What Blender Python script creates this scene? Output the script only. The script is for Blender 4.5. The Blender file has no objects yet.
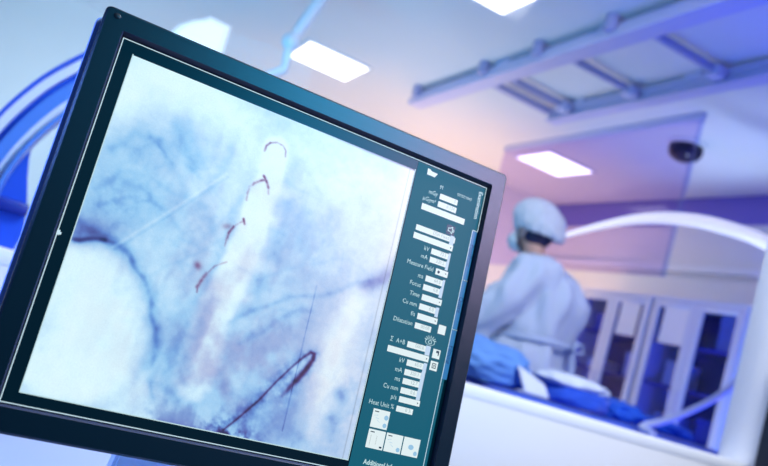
import bpy, bmesh, math, random
import numpy as np
from mathutils import Vector, Matrix, Quaternion, noise as mnoise

random.seed(7)
rng = np.random.default_rng(5)
scn = bpy.context.scene
COL = scn.collection
PI = math.pi
ZC = 0.85            # camera height above the floor


# ------------------------------------------------------------------ colours / materials
def lin(c):
    c = c / 255.0
    return c / 12.92 if c <= 0.04045 else ((c + 0.055) / 1.055) ** 2.4


def rgb(r, g, b):
    return (lin(r), lin(g), lin(b), 1.0)


MATS = {}


def mat(name, col, rough=0.5, metal=0.0, spec=0.5, noise=0.0, nscale=8.0, bump=0.0, bscale=40.0, sheen=0.0, coat=0.0):
    if name in MATS:
        return MATS[name]
    m = bpy.data.materials.new(name)
    m.use_nodes = True
    nt = m.node_tree
    b = nt.nodes['Principled BSDF']
    b.inputs['Base Color'].default_value = col
    b.inputs['Roughness'].default_value = rough
    b.inputs['Metallic'].default_value = metal
    b.inputs['Specular IOR Level'].default_value = spec
    if sheen:
        b.inputs['Sheen Weight'].default_value = sheen
    if coat:
        b.inputs['Coat Weight'].default_value = coat
    tc = nt.nodes.new('ShaderNodeTexCoord')
    if noise:
        n = nt.nodes.new('ShaderNodeTexNoise')
        n.inputs['Scale'].default_value = nscale
        n.inputs['Detail'].default_value = 4
        nt.links.new(tc.outputs['Object'], n.inputs['Vector'])
        mx = nt.nodes.new('ShaderNodeMix')
        mx.data_type = 'RGBA'
        mx.inputs[6].default_value = tuple(max(0, v * (1 - noise)) for v in col[:3]) + (1,)
        mx.inputs[7].default_value = tuple(min(1, v * (1 + noise)) for v in col[:3]) + (1,)
        nt.links.new(n.outputs['Fac'], mx.inputs[0])
        nt.links.new(mx.outputs[2], b.inputs['Base Color'])
    if bump:
        n2 = nt.nodes.new('ShaderNodeTexNoise')
        n2.inputs['Scale'].default_value = bscale
        n2.inputs['Detail'].default_value = 3
        nt.links.new(tc.outputs['Object'], n2.inputs['Vector'])
        bp = nt.nodes.new('ShaderNodeBump')
        bp.inputs['Strength'].default_value = bump
        bp.inputs['Distance'].default_value = 0.02
        nt.links.new(n2.outputs['Fac'], bp.inputs['Height'])
        nt.links.new(bp.outputs['Normal'], b.inputs['Normal'])
    MATS[name] = m
    return m


def emis(name, col, strength, base=None, rough=0.4):
    if name in MATS:
        return MATS[name]
    m = bpy.data.materials.new(name)
    m.use_nodes = True
    b = m.node_tree.nodes['Principled BSDF']
    b.inputs['Base Color'].default_value = base or (0.02, 0.03, 0.035, 1)
    b.inputs['Roughness'].default_value = rough
    b.inputs['Specular IOR Level'].default_value = 0.28
    b.inputs['Emission Color'].default_value = col
    b.inputs['Emission Strength'].default_value = strength
    MATS[name] = m
    return m


def glass(name, tint, refl=0.06, rough=0.02):
    if name in MATS:
        return MATS[name]
    m = bpy.data.materials.new(name)
    m.use_nodes = True
    nt = m.node_tree
    nt.nodes.remove(nt.nodes['Principled BSDF'])
    out = nt.nodes['Material Output']
    t = nt.nodes.new('ShaderNodeBsdfTransparent')
    t.inputs['Color'].default_value = tint
    g = nt.nodes.new('ShaderNodeBsdfGlossy')
    g.inputs['Roughness'].default_value = rough
    g.inputs['Color'].default_value = (1, 1, 1, 1)
    mx = nt.nodes.new('ShaderNodeMixShader')
    mx.inputs[0].default_value = refl
    nt.links.new(t.outputs[0], mx.inputs[1])
    nt.links.new(g.outputs[0], mx.inputs[2])
    nt.links.new(mx.outputs[0], out.inputs[0])
    MATS[name] = m
    return m


# ------------------------------------------------------------------ object helpers
ROOTS = {}


def thing(name, label, cat, loc, group=None):
    o = bpy.data.objects.new(name, None)
    o.empty_display_size = 0.1
    COL.objects.link(o)
    o.location = loc
    o['label'] = label
    o['category'] = cat
    if group:
        o['group'] = group
    ROOTS[o.name] = Vector(loc)
    return o


def tag(o, label, cat, group=None):
    o['label'] = label
    o['category'] = cat
    if group:
        o['group'] = group
    return o


def origin_of(o):
    while o.parent:
        o = o.parent
    return ROOTS[o.name]


def obj(name, bm, m, parent=None, smooth=True, label=None, loc=None, autosmooth=40):
    """bm holds world coordinates; the object gets its origin at its thing's base."""
    bmesh.ops.recalc_face_normals(bm, faces=bm.faces[:])
    if parent is not None:
        off = origin_of(parent)
    elif loc is not None:
        off = Vector(loc)
    else:
        vs = [v.co for v in bm.verts]
        off = Vector((sum(v.x for v in vs) / len(vs), sum(v.y for v in vs) / len(vs), min(v.z for v in vs)))
    bmesh.ops.translate(bm, verts=bm.verts[:], vec=-off)
    if smooth:
        for f in bm.faces:
            f.smooth = True
        for e in bm.edges:
            if len(e.link_faces) == 2 and e.calc_face_angle(0) > math.radians(autosmooth):
                e.smooth = False
    me = bpy.data.meshes.new(name)
    bm.to_mesh(me)
    bm.free()
    me.materials.append(m)
    o = bpy.data.objects.new(name, me)
    COL.objects.link(o)
    if parent is not None:
        o.parent = parent
    else:
        o.location = off
        ROOTS[o.name] = off
    if label:
        o['label'] = label
    return o


def struct(name, bm, m, parent=None, **k):
    o = obj(name, bm, m, parent, **k)
    if parent is None:
        o['kind'] = 'structure'
    return o


def box(bm, lo, hi, bev=0.0, seg=2, mtx=None):
    v = [bm.verts.new((x, y, z)) for x in (lo[0], hi[0]) for y in (lo[1], hi[1]) for z in (lo[2], hi[2])]
    idx = [(0, 1, 3, 2), (4, 6, 7, 5), (0, 4, 5, 1), (2, 3, 7, 6), (0, 2, 6, 4), (1, 5, 7, 3)]
    fs = [bm.faces.new([v[i] for i in f]) for f in idx]
    geom = v
    if bev:
        es = list({e for f in fs for e in f.edges})
        r = bmesh.ops.bevel(bm, geom=es, offset=bev, segments=seg, affect='EDGES', profile=0.5)
        geom = list({w for f in r['faces'] for w in f.verts} | {w for w in v if w.is_valid})
    if mtx is not None:
        bmesh.ops.transform(bm, matrix=mtx, verts=geom)
    return geom


def B(lo, hi, bev=0.0, seg=2, mtx=None):
    bm = bmesh.new()
    box(bm, lo, hi, bev, seg, mtx)
    return bm


def catmull(pts, n=8):
    P = [Vector(p) for p in pts]
    P = [P[0] * 2 - P[1]] + P + [P[-1] * 2 - P[-2]]
    out = []
    for i in range(1, len(P) - 2):
        for k in range(n):
            t = k / n
            a, b, c, d = P[i - 1], P[i], P[i + 1], P[i + 2]
            out.append(0.5 * ((2 * b) + (c - a) * t + (2 * a - 5 * b + 4 * c - d) * t * t + (3 * b - a - 3 * c + d) * t ** 3))
    out.append(P[-2])
    return out


def tube(bm, pts, radii, n=12, cap=True, squash=1.0, ref=None):
    pts = [Vector(p) for p in pts]
    if not hasattr(radii, '__len__'):
        radii = [radii] * len(pts)
    if len(radii) != len(pts):
        radii = np.interp(np.linspace(0, 1, len(pts)), np.linspace(0, 1, len(radii)), radii)
    rings = []
    up = Vector(ref) if ref else None
    for i, p in enumerate(pts):
        a = pts[max(i - 1, 0)]
        b = pts[min(i + 1, len(pts) - 1)]
        t = (b - a).normalized()
        if up is None:
            up = Vector((0, 0, 1)) if abs(t.z) < 0.9 else Vector((0, 1, 0))
        s = t.cross(up).normalized()
        u = s.cross(t).normalized()
        if not ref:
            up = u
        rings.append([bm.verts.new(p + (s * math.cos(2 * PI * k / n) + u * math.sin(2 * PI * k / n) * squash) * radii[i]) for k in range(n)])
    for r0, r1 in zip(rings, rings[1:]):
        for k in range(n):
            bm.faces.new((r0[k], r0[(k + 1) % n], r1[(k + 1) % n], r1[k]))
    if cap:
        bm.faces.new(rings[0][::-1])
        bm.faces.new(rings[-1])
    return rings


def T(pts, radii, n=12, **k):
    bm = bmesh.new()
    tube(bm, pts, radii, n, **k)
    return bm


def cyl(bm, c, r, h, axis='Z', n=24, r2=None):
    """lathe-like cylinder with bevelled rims, centred on c"""
    r2 = r if r2 is None else r2
    b = min(r, r2, h) * 0.12
    prof = [(0, -h / 2), (r - b, -h / 2), (r, -h / 2 + b), (r2, h / 2 - b), (r2 - b, h / 2), (0, h / 2)]
    return lathe(bm, c, prof, axis, n)


def lathe(bm, c, prof, axis='Z', n=24):
    c = Vector(c)
    M = {'Z': Matrix.Identity(3), 'Y': Matrix.Rotation(-PI / 2, 3, 'X'), 'X': Matrix.Rotation(PI / 2, 3, 'Y')}[axis]
    rings = []
    for r, z in prof:
        if r < 1e-7:
            rings.append([bm.verts.new(c + M @ Vector((0, 0, z)))])
        else:
            rings.append([bm.verts.new(c + M @ Vector((r * math.cos(2 * PI * k / n), r * math.sin(2 * PI * k / n), z))) for k in range(n)])
    for a, b in zip(rings, rings[1:]):
        for k in range(n):
            k2 = (k + 1) % n
            if len(a) == 1 and len(b) == 1:
                continue
            if len(a) == 1:
                bm.faces.new((a[0], b[k], b[k2]))
            elif len(b) == 1:
                bm.faces.new((a[k], b[0], a[k2]))
            else:
                bm.faces.new((a[k], a[k2], b[k2], b[k]))


def extrude_poly(bm, pts, vec):
    a = [bm.verts.new(p) for p in pts]
    b = [bm.verts.new(Vector(p) + Vector(vec)) for p in pts]
    bm.faces.new(a)
    bm.faces.new(b[::-1])
    n = len(a)
    for i in range(n):
        bm.faces.new((a[i], b[i], b[(i + 1) % n], a[(i + 1) % n]))


def evaluated_bm(me, mods, mtx=None):
    """run modifiers on a throw-away object and return the result as a bmesh"""
    o = bpy.data.objects.new('tmp', me)
    COL.objects.link(o)
    for kind, props in mods:
        md = o.modifiers.new(kind, kind)
        for k, v in props.items():
            setattr(md, k, v)
    dg = bpy.context.evaluated_depsgraph_get()
    dg.update()
    r = bpy.data.meshes.new_from_object(o.evaluated_get(dg))
    bm = bmesh.new()
    bm.from_mesh(r)
    bpy.data.objects.remove(o)
    bpy.data.meshes.remove(r)
    if mtx is not None:
        bmesh.ops.transform(bm, matrix=mtx, verts=bm.verts[:])
    return bm


# ------------------------------------------------------------------ camera
Mc = Matrix(((0.85832082, -0.31664603, -0.40375817),
             (-0.42452479, 0.00375068, -0.90540855),
             (0.28820839, 0.94853636, -0.13120481)))
cam_d = bpy.data.cameras.new('camera')
cam_d.sensor_width = 36
cam_d.lens = 36 * 766 / 768
cam_d.clip_start = 0.02
cam_d.dof.use_dof = True
cam_d.dof.focus_distance = 0.68
cam_d.dof.aperture_fstop = 5.6
cam = bpy.data.objects.new('camera', cam_d)
COL.objects.link(cam)
cam.matrix_world = Matrix.Translation((0, 0, ZC)) @ Mc.to_4x4()
scn.camera = cam

# ------------------------------------------------------------------ base materials
m_wall = mat('wall_paint', rgb(236, 236, 240), 0.7, noise=0.03, nscale=3)
m_ceil = mat('ceiling_paint', rgb(222, 226, 236), 0.75, noise=0.03, nscale=2)
m_floor = mat('vinyl_floor', rgb(128, 142, 188), 0.35, noise=0.1, nscale=5)
m_white = mat('white_lacquer', rgb(238, 241, 250), 0.35)
m_rail = mat('rail_metal', rgb(196, 198, 240), 0.4)
m_dkrail = mat('rail_bar_metal', rgb(160, 165, 215), 0.4)
m_bezel = mat('bezel_plastic', rgb(0, 28, 36), 0.33, spec=0.5, bump=0.04, bscale=1500)
m_black = mat('dark_recess', rgb(6, 14, 22), 0.5)
m_shell = mat('shell_plastic', rgb(165, 195, 255), 0.45)
m_stand = mat('stand_plastic', rgb(232, 238, 248), 0.45)
m_carm = mat('carm_white', rgb(215, 230, 248), 0.3)
m_carm_b = mat('carm_blue', rgb(35, 85, 215), 0.35)
m_carm_m = mat('carm_mid_blue', rgb(80, 135, 230), 0.35)
m_drape = mat('drape_blue', rgb(25, 85, 215), 0.8, noise=0.2, nscale=12, sheen=0.3)
m_panel = emis('ceiling_light_glow', (1, 0.985, 0.95, 1), 3.8)

# ------------------------------------------------------------------ the setting
XR, YB, ZT = 4.95, 6.9, 2.80
struct('floor', B((-3.0, -1.6, -0.1), (XR + 0.1, YB + 0.1, 0)), m_floor, smooth=False)
struct('ceiling', B((-3.0, 1.6, ZT), (XR + 0.1, YB + 0.1, ZT + 0.1)), m_ceil, smooth=False)
struct('wall_back', B((-3.0, YB, 0), (XR, YB + 0.1, ZT)), m_wall, smooth=False)
struct('wall_right', B((XR, 1.72, 0), (XR + 0.1, YB + 0.1, ZT)), m_wall, smooth=False)
# window wall between the control room and the theatre (y = 1.6 .. 1.72)
WX0, WX1 = -2.4, 2.13
SZ = ZC - 0.045
bm = bmesh.new()
box(bm, (-3.0, 1.6, 0), (WX1, 1.72, SZ - 0.03))
box(bm, (WX1, 1.6, 0), (XR + 0.1, 1.72, ZT))
box(bm, (-3.0, 1.6, SZ - 0.03), (WX0, 1.72, ZT))
struct('wall_front', bm, m_wall, smooth=False)
win = struct('window_1', B((WX0, 1.599, SZ - 0.03), (WX1, 1.722, SZ), 0.002), m_white)
struct('window_jamb', B((WX1 - 0.055, 1.58, SZ), (WX1, 1.72, ZT), 0.006), m_white, win)
struct('window_pane', B((WX0, 1.655, SZ), (WX1 - 0.055, 1.663, ZT - 0.002)), glass('window_glass', (0.985, 0.99, 1, 1), 0.003), win, smooth=False)
bm = B((WX1 - 0.045, 1.545, ZC + 0.05), (WX1 - 0.02, 1.58, ZC + 0.13), 0.005)
struct('window_latch', bm, m_white, win)
# ledge above the cabinets; violet strip with the wall top's shadow in its colour
struct('trim_1', B((XR - 0.06, 1.73, ZC + 1.27), (XR, YB, ZC + 1.33), 0.01), m_white)
m_band = mat('shadow_band', rgb(120, 110, 205), 0.7)
struct('trim_2', B((XR - 0.02, 1.73, ZC + 1.70), (XR, YB, ZT - 0.004), 0.002), m_band)

# ------------------------------------------------------------------ ceiling lights
LIGHTS = [(1.63, 5.64, 'square ceiling light panel above the left part of the bright back wall'),
          (3.92, 5.62, 'square ceiling light panel beside the tinted glass screen'),
          (1.68, 3.39, 'square ceiling light panel nearest the window, cut by the top of the view'),
          (-0.60, 5.64, None), (-0.60, 3.39, None)]
for x, y, lab in LIGHTS:
    t = thing('ceiling_light', lab or 'square ceiling light panel in the left part of the theatre, outside the view', 'light', (x, y, ZT), 'ceiling light panels')
    bm = bmesh.new()
    w = 0.27
    for a, b in (((-w, -w), (w, -w + .02)), ((-w, w - .02), (w, w)), ((-w, -w + .02), (-w + .02, w - .02)), ((w - .02, -w + .02), (w, w - .02))):
        box(bm, (x + a[0], y + a[1], ZT - 0.016), (x + b[0], y + b[1], ZT))
    obj('frame', bm, m_white, t, smooth=False)
    obj('diffuser', B((x - .25, y - .25, ZT - 0.012), (x + .25, y + .25, ZT)), m_panel, t, smooth=False)

# ------------------------------------------------------------------ ceiling rail system
RX0, RX1 = 2.36, 3.02
rail = thing('ceiling_rail_track', 'long suspended pair of violet grey rails with crossbars under the ceiling', 'rail', ((RX0 + RX1) / 2, 3.2, ZT))


def channel(x, y0, y1, w=0.09, h=0.085):
    bm = bmesh.new()
    z0 = ZT - 0.12
    prof = [(-w / 2, 0), (w / 2, 0), (w / 2, 0.012), (w / 2 - 0.02, 0.012), (w / 2 - 0.02, h - 0.02), (w / 2, h - 0.02), (w / 2, h),
            (-w / 2, h), (-w / 2, h - 0.02), (-w / 2 + 0.02, h - 0.02), (-w / 2 + 0.02, 0.012), (-w / 2, 0.012)]
    extrude_poly(bm, [(x + a, y0, z0 + b) for a, b in prof], (0, y1 - y0, 0))
    return bm


bm = bmesh.new()
prof = [(-.055, .0), (.055, 0), (.06, .006), (.06, .05), (.045, .058), (.045, .085), (-.045, .085), (-.045, .058), (-.06, .05), (-.06, .006)]
extrude_poly(bm, [(RX0 + a, 1.75, ZT - .12 + b) for a, b in prof], (0, 3.7, 0))
obj('rail', bm, m_rail, rail, smooth=False)
obj('rail', channel(RX1, 1.75, 4.52), m_rail, rail, smooth=False)
for y in (4.49, 4.28, 3.64, 2.99, 2.3):
    w = 0.018 if y < 4.4 else 0.03
    obj('crossbar', B((RX0 + 0.045, y - w, ZT - 0.075), (RX1 - 0.045, y + w, ZT - 0.035), 0.006), m_dkrail, rail)
for y in (4.28, 3.64, 2.99):
    obj('bracket', B((RX1 - 0.12, y - 0.045, ZT - 0.10), (RX1 - 0.04, y + 0.045, ZT - 0.03), 0.012), m_rail, rail)
for y in (5.3, 4.35, 3.75, 3.12, 2.4):
    bm = bmesh.new()
    cyl(bm, (RX0 - 0.075, y, ZT - 0.045), 0.035, 0.09, 'Z', 18)
    box(bm, (RX0 - 0.075, y - 0.018, ZT - 0.07), (RX0 - 0.03, y + 0.018, ZT - 0.04))
    obj('hanger', bm, m_dkrail, rail)
for y in (4.2, 3.2):
    obj('mounting_plate', B((RX1 - 0.04, y - 0.06, ZT - 0.036), (RX1 + 0.04, y + 0.06, ZT), 0.004), m_rail, rail)
    obj('mounting_plate', B((RX0 - 0.04, y - 0.06, ZT - 0.036), (RX0 + 0.04, y + 0.06, ZT), 0.004), m_rail, rail)

# dome on the ceiling
dome = thing('ceiling_spotlight', 'dark round spotlight on the ceiling beside the top of the glass screen', 'spotlight', (3.88, 4.05, ZT))
bm = bmesh.new()
lathe(bm, (3.88, 4.05, ZT), [(0, 0), (0.135, 0), (0.14, -0.012), (0.125, -0.022), (0, -0.022)], 'Z', 28)
obj('mounting_ring', bm, m_white, dome)
bm = bmesh.new()
lathe(bm, (3.88, 4.05, ZT - 0.022), [(0.12, 0), (0.12, -0.045), (0.10, -0.08), (0.06, -0.102), (0, -0.11)], 'Z', 28)
obj('lens', bm, mat('dark_lens', rgb(10, 14, 50), 0.2), dome)

# tinted glass screen hanging under the ceiling
gs = thing('glass_screen', 'violet tinted glass screen hanging from the ceiling in front of the cabinets', 'screen', (3.47, 4.6, ZT))
obj('pane', B((3.462, 3.55, ZC + 0.86), (3.472, 5.75, ZT - 0.05)), glass('tinted_glass', (0.84, 0.78, 0.95, 1), 0.02), gs, smooth=False)
obj('edge_strip', B((3.458, 3.53, ZC + 0.86), (3.476, 3.56, ZT - 0.05), 0.002), glass('edge_glass', (0.75, 0.8, 0.97, 1), 0.1), gs, smooth=False)
obj('top_rail', B((3.45, 3.53, ZT - 0.05), (3.485, 5.75, ZT), 0.004), m_rail, gs)

# ------------------------------------------------------------------ glazed cabinets
m_cab = mat('cabinet_enamel', rgb(222, 228, 246), 0.4)
m_cabin = mat('cabinet_interior', rgb(34, 44, 180), 0.6)
m_cglass = glass('cabinet_glass', (0.72, 0.78, 1, 1), 0.012)
CX = 4.5
CTOP = ZC + 0.96


def cabinet(y0, y1, lab):
    t = thing('glazed_cabinet', lab, 'cabinet', ((CX + XR) / 2, (y0 + y1) / 2, 0), 'glazed supply cabinets')
    x1 = XR - 0.005
    bm = bmesh.new()
    box(bm, (CX + 0.02, y0, 0.02), (x1, y0 + 0.02, CTOP - 0.03))
    box(bm, (CX + 0.02, y1 - 0.02, 0.02), (x1, y1, CTOP - 0.03))
    box(bm, (CX + 0.02, y0, 0.0), (x1, y1, 0.1))
    box(bm, (CX, y0 - 0.005, CTOP - 0.03), (x1, y1 + 0.005, CTOP), 0.005)
    obj('body', bm, m_cab, t, smooth=False)
    obj('back_panel', B((x1 - 0.02, y0 + 0.02, 0.1), (x1, y1 - 0.02, CTOP - 0.03)), m_cabin, t, smooth=False)
    for z in (0.45, 0.80, 1.12, 1.45):
        obj('shelf', B((CX + 0.06, y0 + 0.02, z), (x1 - 0.02, y1 - 0.02, z + 0.015)), m_cabin, t, smooth=False)
    ym = (y0 + y1) / 2
    for a, b, h in ((y0, ym - 0.003, 1), (ym + 0.003, y1, -1)):
        st = 0.065
        bm = bmesh.new()
        for lo, hi in (((a, 0.1), (a + st, CTOP - 0.035)), ((b - st, 0.1), (b, CTOP - 0.035)),
                       ((a + st, 0.1), (b - st, 0.1 + st)), ((a + st, CTOP - 0.035 - st * .8), (b - st, CTOP - 0.035))):
            box(bm, (CX, lo[0], lo[1]), (CX + 0.02, hi[0], hi[1]), 0.003)
        d = obj('door', bm, m_cab, t)
        obj('door_pane', B((CX + 0.008, a + st - 0.004, 0.1 + st - 0.004), (CX + 0.013, b - st + 0.004, CTOP - 0.035 - st * .8 + 0.004)), m_cglass, d, smooth=False)
        yh = b - 0.03 if h > 0 else a + 0.03
        obj('handle', T([(CX - 0.002, yh, 0.95), (CX - 0.03, yh, 0.96), (CX - 0.03, yh, 1.10), (CX - 0.002, yh, 1.11)], 0.006, 8), m_rail, d)
    return t


cabinet(4.66, 5.50, 'white glazed supply cabinet further from the window, directly behind the gowned person')
cabinet(3.76, 4.62, 'white glazed supply cabinet nearer to the window wall, right one of the pair')
# supplies on the shelves
m_box1 = mat('box_white', rgb(228, 232, 246), 0.7)
m_box2 = mat('box_blue', rgb(70, 95, 210), 0.7)
m_box3 = mat('box_pale', rgb(175, 190, 236), 0.7)
SUP = [(3.95, 1.465, .22, .20, .27, m_box3, 'tall pale blue box standing in for a door reflection, top shelf of the nearer cabinet'),  # pale box added in place of a reflection on the door glass
       (4.40, 1.135, .16, .2, .2, m_box1, 'white supply box on the second shelf of the nearer cabinet'),
       (4.36, .815, .24, .2, .11, m_box3, 'flat pale box on the third shelf of the nearer cabinet, at its left'),
       (3.97, .815, .2, .2, .15, m_box2, 'blue supply box on the third shelf of the nearer cabinet, at its right'),
       (5.28, 1.135, .18, .2, .09, m_box1, 'low white box on the second shelf of the further cabinet, left side'),
       (4.83, 1.135, .18, .2, .2, m_box3, 'pale supply box on the second shelf of the further cabinet, right side'),
       (5.30, 1.465, .2, .2, .16, m_box2, 'blue supply box on the top shelf of the further cabinet'),
       (4.84, .815, .22, .2, .12, m_box1, 'white box on the third shelf of the further cabinet')]
for y, z, w, d, h, m, lab in SUP:
    t = thing('supply_box', lab, 'box', (4.73, y, z), 'supply boxes in the cabinets')
    obj('carton', B((4.63, y - w / 2, z), (4.63 + d, y + w / 2, z + h * .8), 0.004), m, t)
    obj('lid', B((4.626, y - w / 2 - .004, z + h * .72), (4.634 + d, y + w / 2 + .004, z + h), 0.004), m, t)
# sheets of paper taped to the door panes
for y, z0, z1, w, lab in ((4.865, 1.45, 1.775, .22, 'white paper notice taped to the right door of the further cabinet'),
                          (4.375, 1.44, 1.755, .235, 'white paper notice taped to the left door of the nearer cabinet')):
    bm = bmesh.new()
    g = [[bm.verts.new((CX + 0.004 - 0.0035 * (abs(i - 3) / 3) ** 2 * (j / 6), y - w / 2 + w * i / 6, z1 - (z1 - z0) * j / 6)) for j in range(7)] for i in range(7)]
    for i in range(6):
        for j in range(6):
            bm.faces.new((g[i][j], g[i + 1][j], g[i + 1][j + 1], g[i][j + 1]))
    r = bmesh.ops.extrude_face_region(bm, geom=bm.faces[:])
    bmesh.ops.translate(bm, verts=[e for e in r['geom'] if isinstance(e, bmesh.types.BMVert)], vec=(0.0008, 0, 0))
    tag(obj('paper_notice', bm, mat('paper', rgb(245, 246, 250), 0.8)), lab, 'notice', 'paper notices on the cabinet doors')

# ------------------------------------------------------------------ glowing streak tube, boom etc.
def ray(x, y):
    return Mc @ Vector((x - 384, 233 - y, -766))


def at_y(x, y, Y):
    d = ray(x, y)
    return d * (Y / d.y) + Vector((0, 0, ZC))


bl = thing('streak_tube', 'long glowing curved tube added for a bright streak in front of the cabinets', 'lamp', (4.2, 3.3, 1.5))  # added glowing tube in place of a bright streak
streak_pts = catmull([at_y(*p) for p in ((560, 237, 3.5), (600, 226, 3.5), (640, 219, 3.48), (680, 219, 3.45), (720, 226, 3.4), (768, 244, 3.35), (830, 285, 3.3))], 10)
obj('tube', T(streak_pts, [0.012, 0.022, 0.032, 0.04, 0.045, 0.045, .045], 16, squash=0.95), emis('streak_tube_glow', (0.96, 0.95, 1, 1), 0.55, (0.9, 0.9, 0.95, 1)), bl)
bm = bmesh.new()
e_ = streak_pts[-1]
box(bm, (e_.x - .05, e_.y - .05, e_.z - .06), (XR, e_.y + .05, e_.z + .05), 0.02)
obj('added_wall_arm', bm, m_white, bl)

# surgical lamp: drop arm, elbow, link and faceted head
p_el, p_low, p_mid = at_y(291, 42, 4.0), at_y(284, 70, 4.0), at_y(318, 4, 4.0)
p_top = p_el + (p_mid - p_el) * ((ZT - p_el.z) / (p_mid.z - p_el.z))
sl = thing('surgical_lamp', 'pale surgical lamp with faceted head on a jointed ceiling arm behind the monitor', 'lamp', tuple(p_top))
bm = bmesh.new()
tube(bm, [p_top, p_mid, p_el.lerp(p_mid, .5), p_el], [0.036, 0.036, 0.034, 0.03], 14)
obj('drop_arm', bm, m_carm, sl)
bm = bmesh.new()
cyl(bm, p_top - Vector((0, 0, 0.02)), 0.11, 0.04, 'Z', 24)
obj('ceiling_flange', bm, m_white, sl)
bm = bmesh.new()
bmesh.ops.create_uvsphere(bm, u_segments=16, v_segments=10, radius=0.05, matrix=Matrix.Translation(p_el))
obj('elbow', bm, m_carm, sl)
hc = at_y(205, 46, 4.0)
obj('lower_arm', T([p_el, p_low, p_low.lerp(hc, .45) + Vector((0, 0, -.14)), hc + Vector((.02, .02, -.03))], [0.028, .026, .024, .024], 12), m_carm, sl)
bm = bmesh.new()
hp = [at_y(*p, 3.95) for p in [(170, 33), (180, 24.5), (194, 20), (204, 19), (210, 17), (231, 27), (223, 53), (205, 74), (180, 74), (165, 58)]]
cen = sum(hp, Vector()) / len(hp)
back = [p + Vector((0, 0.12, 0)) for p in hp]
front = [cen + (p - cen) * .8 + Vector((0, -0.035, 0)) for p in hp]
rings = [[bm.verts.new(p) for p in r] for r in (front, hp, back)]
for a, b in zip(rings, rings[1:]):
    for i in range(len(a)):
        bm.faces.new((a[i], a[(i + 1) % len(a)], b[(i + 1) % len(a)], b[i]))
bm.faces.new(rings[0])
bm.faces.new(rings[-1][::-1])
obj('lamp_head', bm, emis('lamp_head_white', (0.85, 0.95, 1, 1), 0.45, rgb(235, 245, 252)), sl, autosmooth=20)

# rounded white unit on the back wall
wu = thing('wall_unit', 'rounded white equipment unit on the back wall behind the monitor', 'equipment', (2.45, YB, 1.85))
c0, c1 = at_y(367, 112, 6.75), at_y(414, 104, 6.75)
top = at_y(390, 98, 6.75).z
obj('housing', B((c0.x, 6.66, 1.75), (c1.x, YB, top), 0.06, 5), m_white, wu)
obj('fascia', B((c0.x + .07, 6.64, 1.83), (c1.x - .07, 6.665, top - .1), 0.01), m_carm, wu)

# ------------------------------------------------------------------ C-arm at the far left
YC = 1.95
ca = thing('c_arm', 'blue and white curved x-ray C-arm behind the left edge of the monitor', 'medical equipment', (-0.25, YC, 0))


def band(outer, inner, y0, y1, n=10):
    """closed strip between two drawn curves, extruded along y"""
    o = catmull([at_y(*p, YC) for p in outer], n)
    i = catmull([at_y(*p, YC) for p in inner], n)
    bm = bmesh.new()
    rows = []
    for a, b in zip(o, i):
        rows.append([bm.verts.new((p.x, yy, p.z)) for p, yy in ((a, y0), (b, y0), (b, y1), (a, y1))])
    for r, s in zip(rows, rows[1:]):
        for k in range(4):
            bm.faces.new((r[k], r[(k + 1) % 4], s[(k + 1) % 4], s[k]))
    bm.faces.new(rows[0][::-1])
    bm.faces.new(rows[-1])
    return bm


def off(c, d):
    """shift of the concentric curve: d pixels inward (towards lower right)"""
    return [(x + d * nx, y + d * ny) for (x, y), (nx, ny) in zip(c, NRM)]


OUT = [(136, 33), (112, 43), (87.6, 54), (51.5, 73), (26, 91), (0, 114.5), (-24, 143), (-42, 175), (-52, 210), (-55, 250), (-52, 300)]
NRM = []
for i, p in enumerate(OUT):
    a, b = OUT[max(i - 1, 0)], OUT[min(i + 1, len(OUT) - 1)]
    dx, dy = b[0] - a[0], b[1] - a[1]
    L = math.hypot(dx, dy)
    NRM.append((dy / L, -dx / L))
for i, p in enumerate(NRM):
    if p[0] * .6 + p[1] * .8 < 0:
        NRM[i] = (-p[0], -p[1])
obj('outer_rail', band(OUT, off(OUT, 4), YC - .05, YC + .08), m_carm_b, ca)
obj('outer_cover', band(off(OUT, 4), off(OUT, 13), YC - .03, YC + .08), m_carm, ca)
obj('groove', band(off(OUT, 13), off(OUT, 20), YC, YC + .06), m_carm_b, ca)
obj('track', band(off(OUT, 20), off(OUT, 33), YC - .035, YC + .08), m_carm_m, ca)
obj('inner_cover', band(off(OUT, 33), off(OUT, 41), YC - .03, YC + .08), m_carm, ca)
obj('inner_rail', band(off(OUT, 41), off(OUT, 45), YC - .05, YC + .08), m_carm_m, ca)
# detector housing hanging inside the arc
pl = [(46, 117), (36, 130), (30, 150), (27.5, 175), (27, 208), (22, 235), (13, 250), (-30, 250), (-25, 190), (0, 150), (25, 126)]
bm = bmesh.new()
extrude_poly(bm, [at_y(*p, YC + .10) for p in pl], (0, 0.22, 0))
obj('detector_housing', bm, m_carm_b, ca)
bm = bmesh.new()
a, b = at_y(-20, 190, YC + .07), at_y(28, 206, YC + .07)
box(bm, (a.x, YC + .075, b.z - .025), (b.x + .004, YC + .33, b.z + .004), 0.006)
obj('detector_collar', bm, mat('carm_dark', rgb(20, 45, 150), .4), ca)
a = at_y(-15, 255, YC)
bm = bmesh.new()
box(bm, (a.x - .2, YC - .1, 0.0), (a.x + .22, YC + .35, 0.30), 0.04, 3)
box(bm, (a.x - .14, YC - .02, 0.28), (a.x + .10, YC + .28, 0.79), 0.03, 3)
obj('base_column', bm, m_carm, ca)

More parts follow.
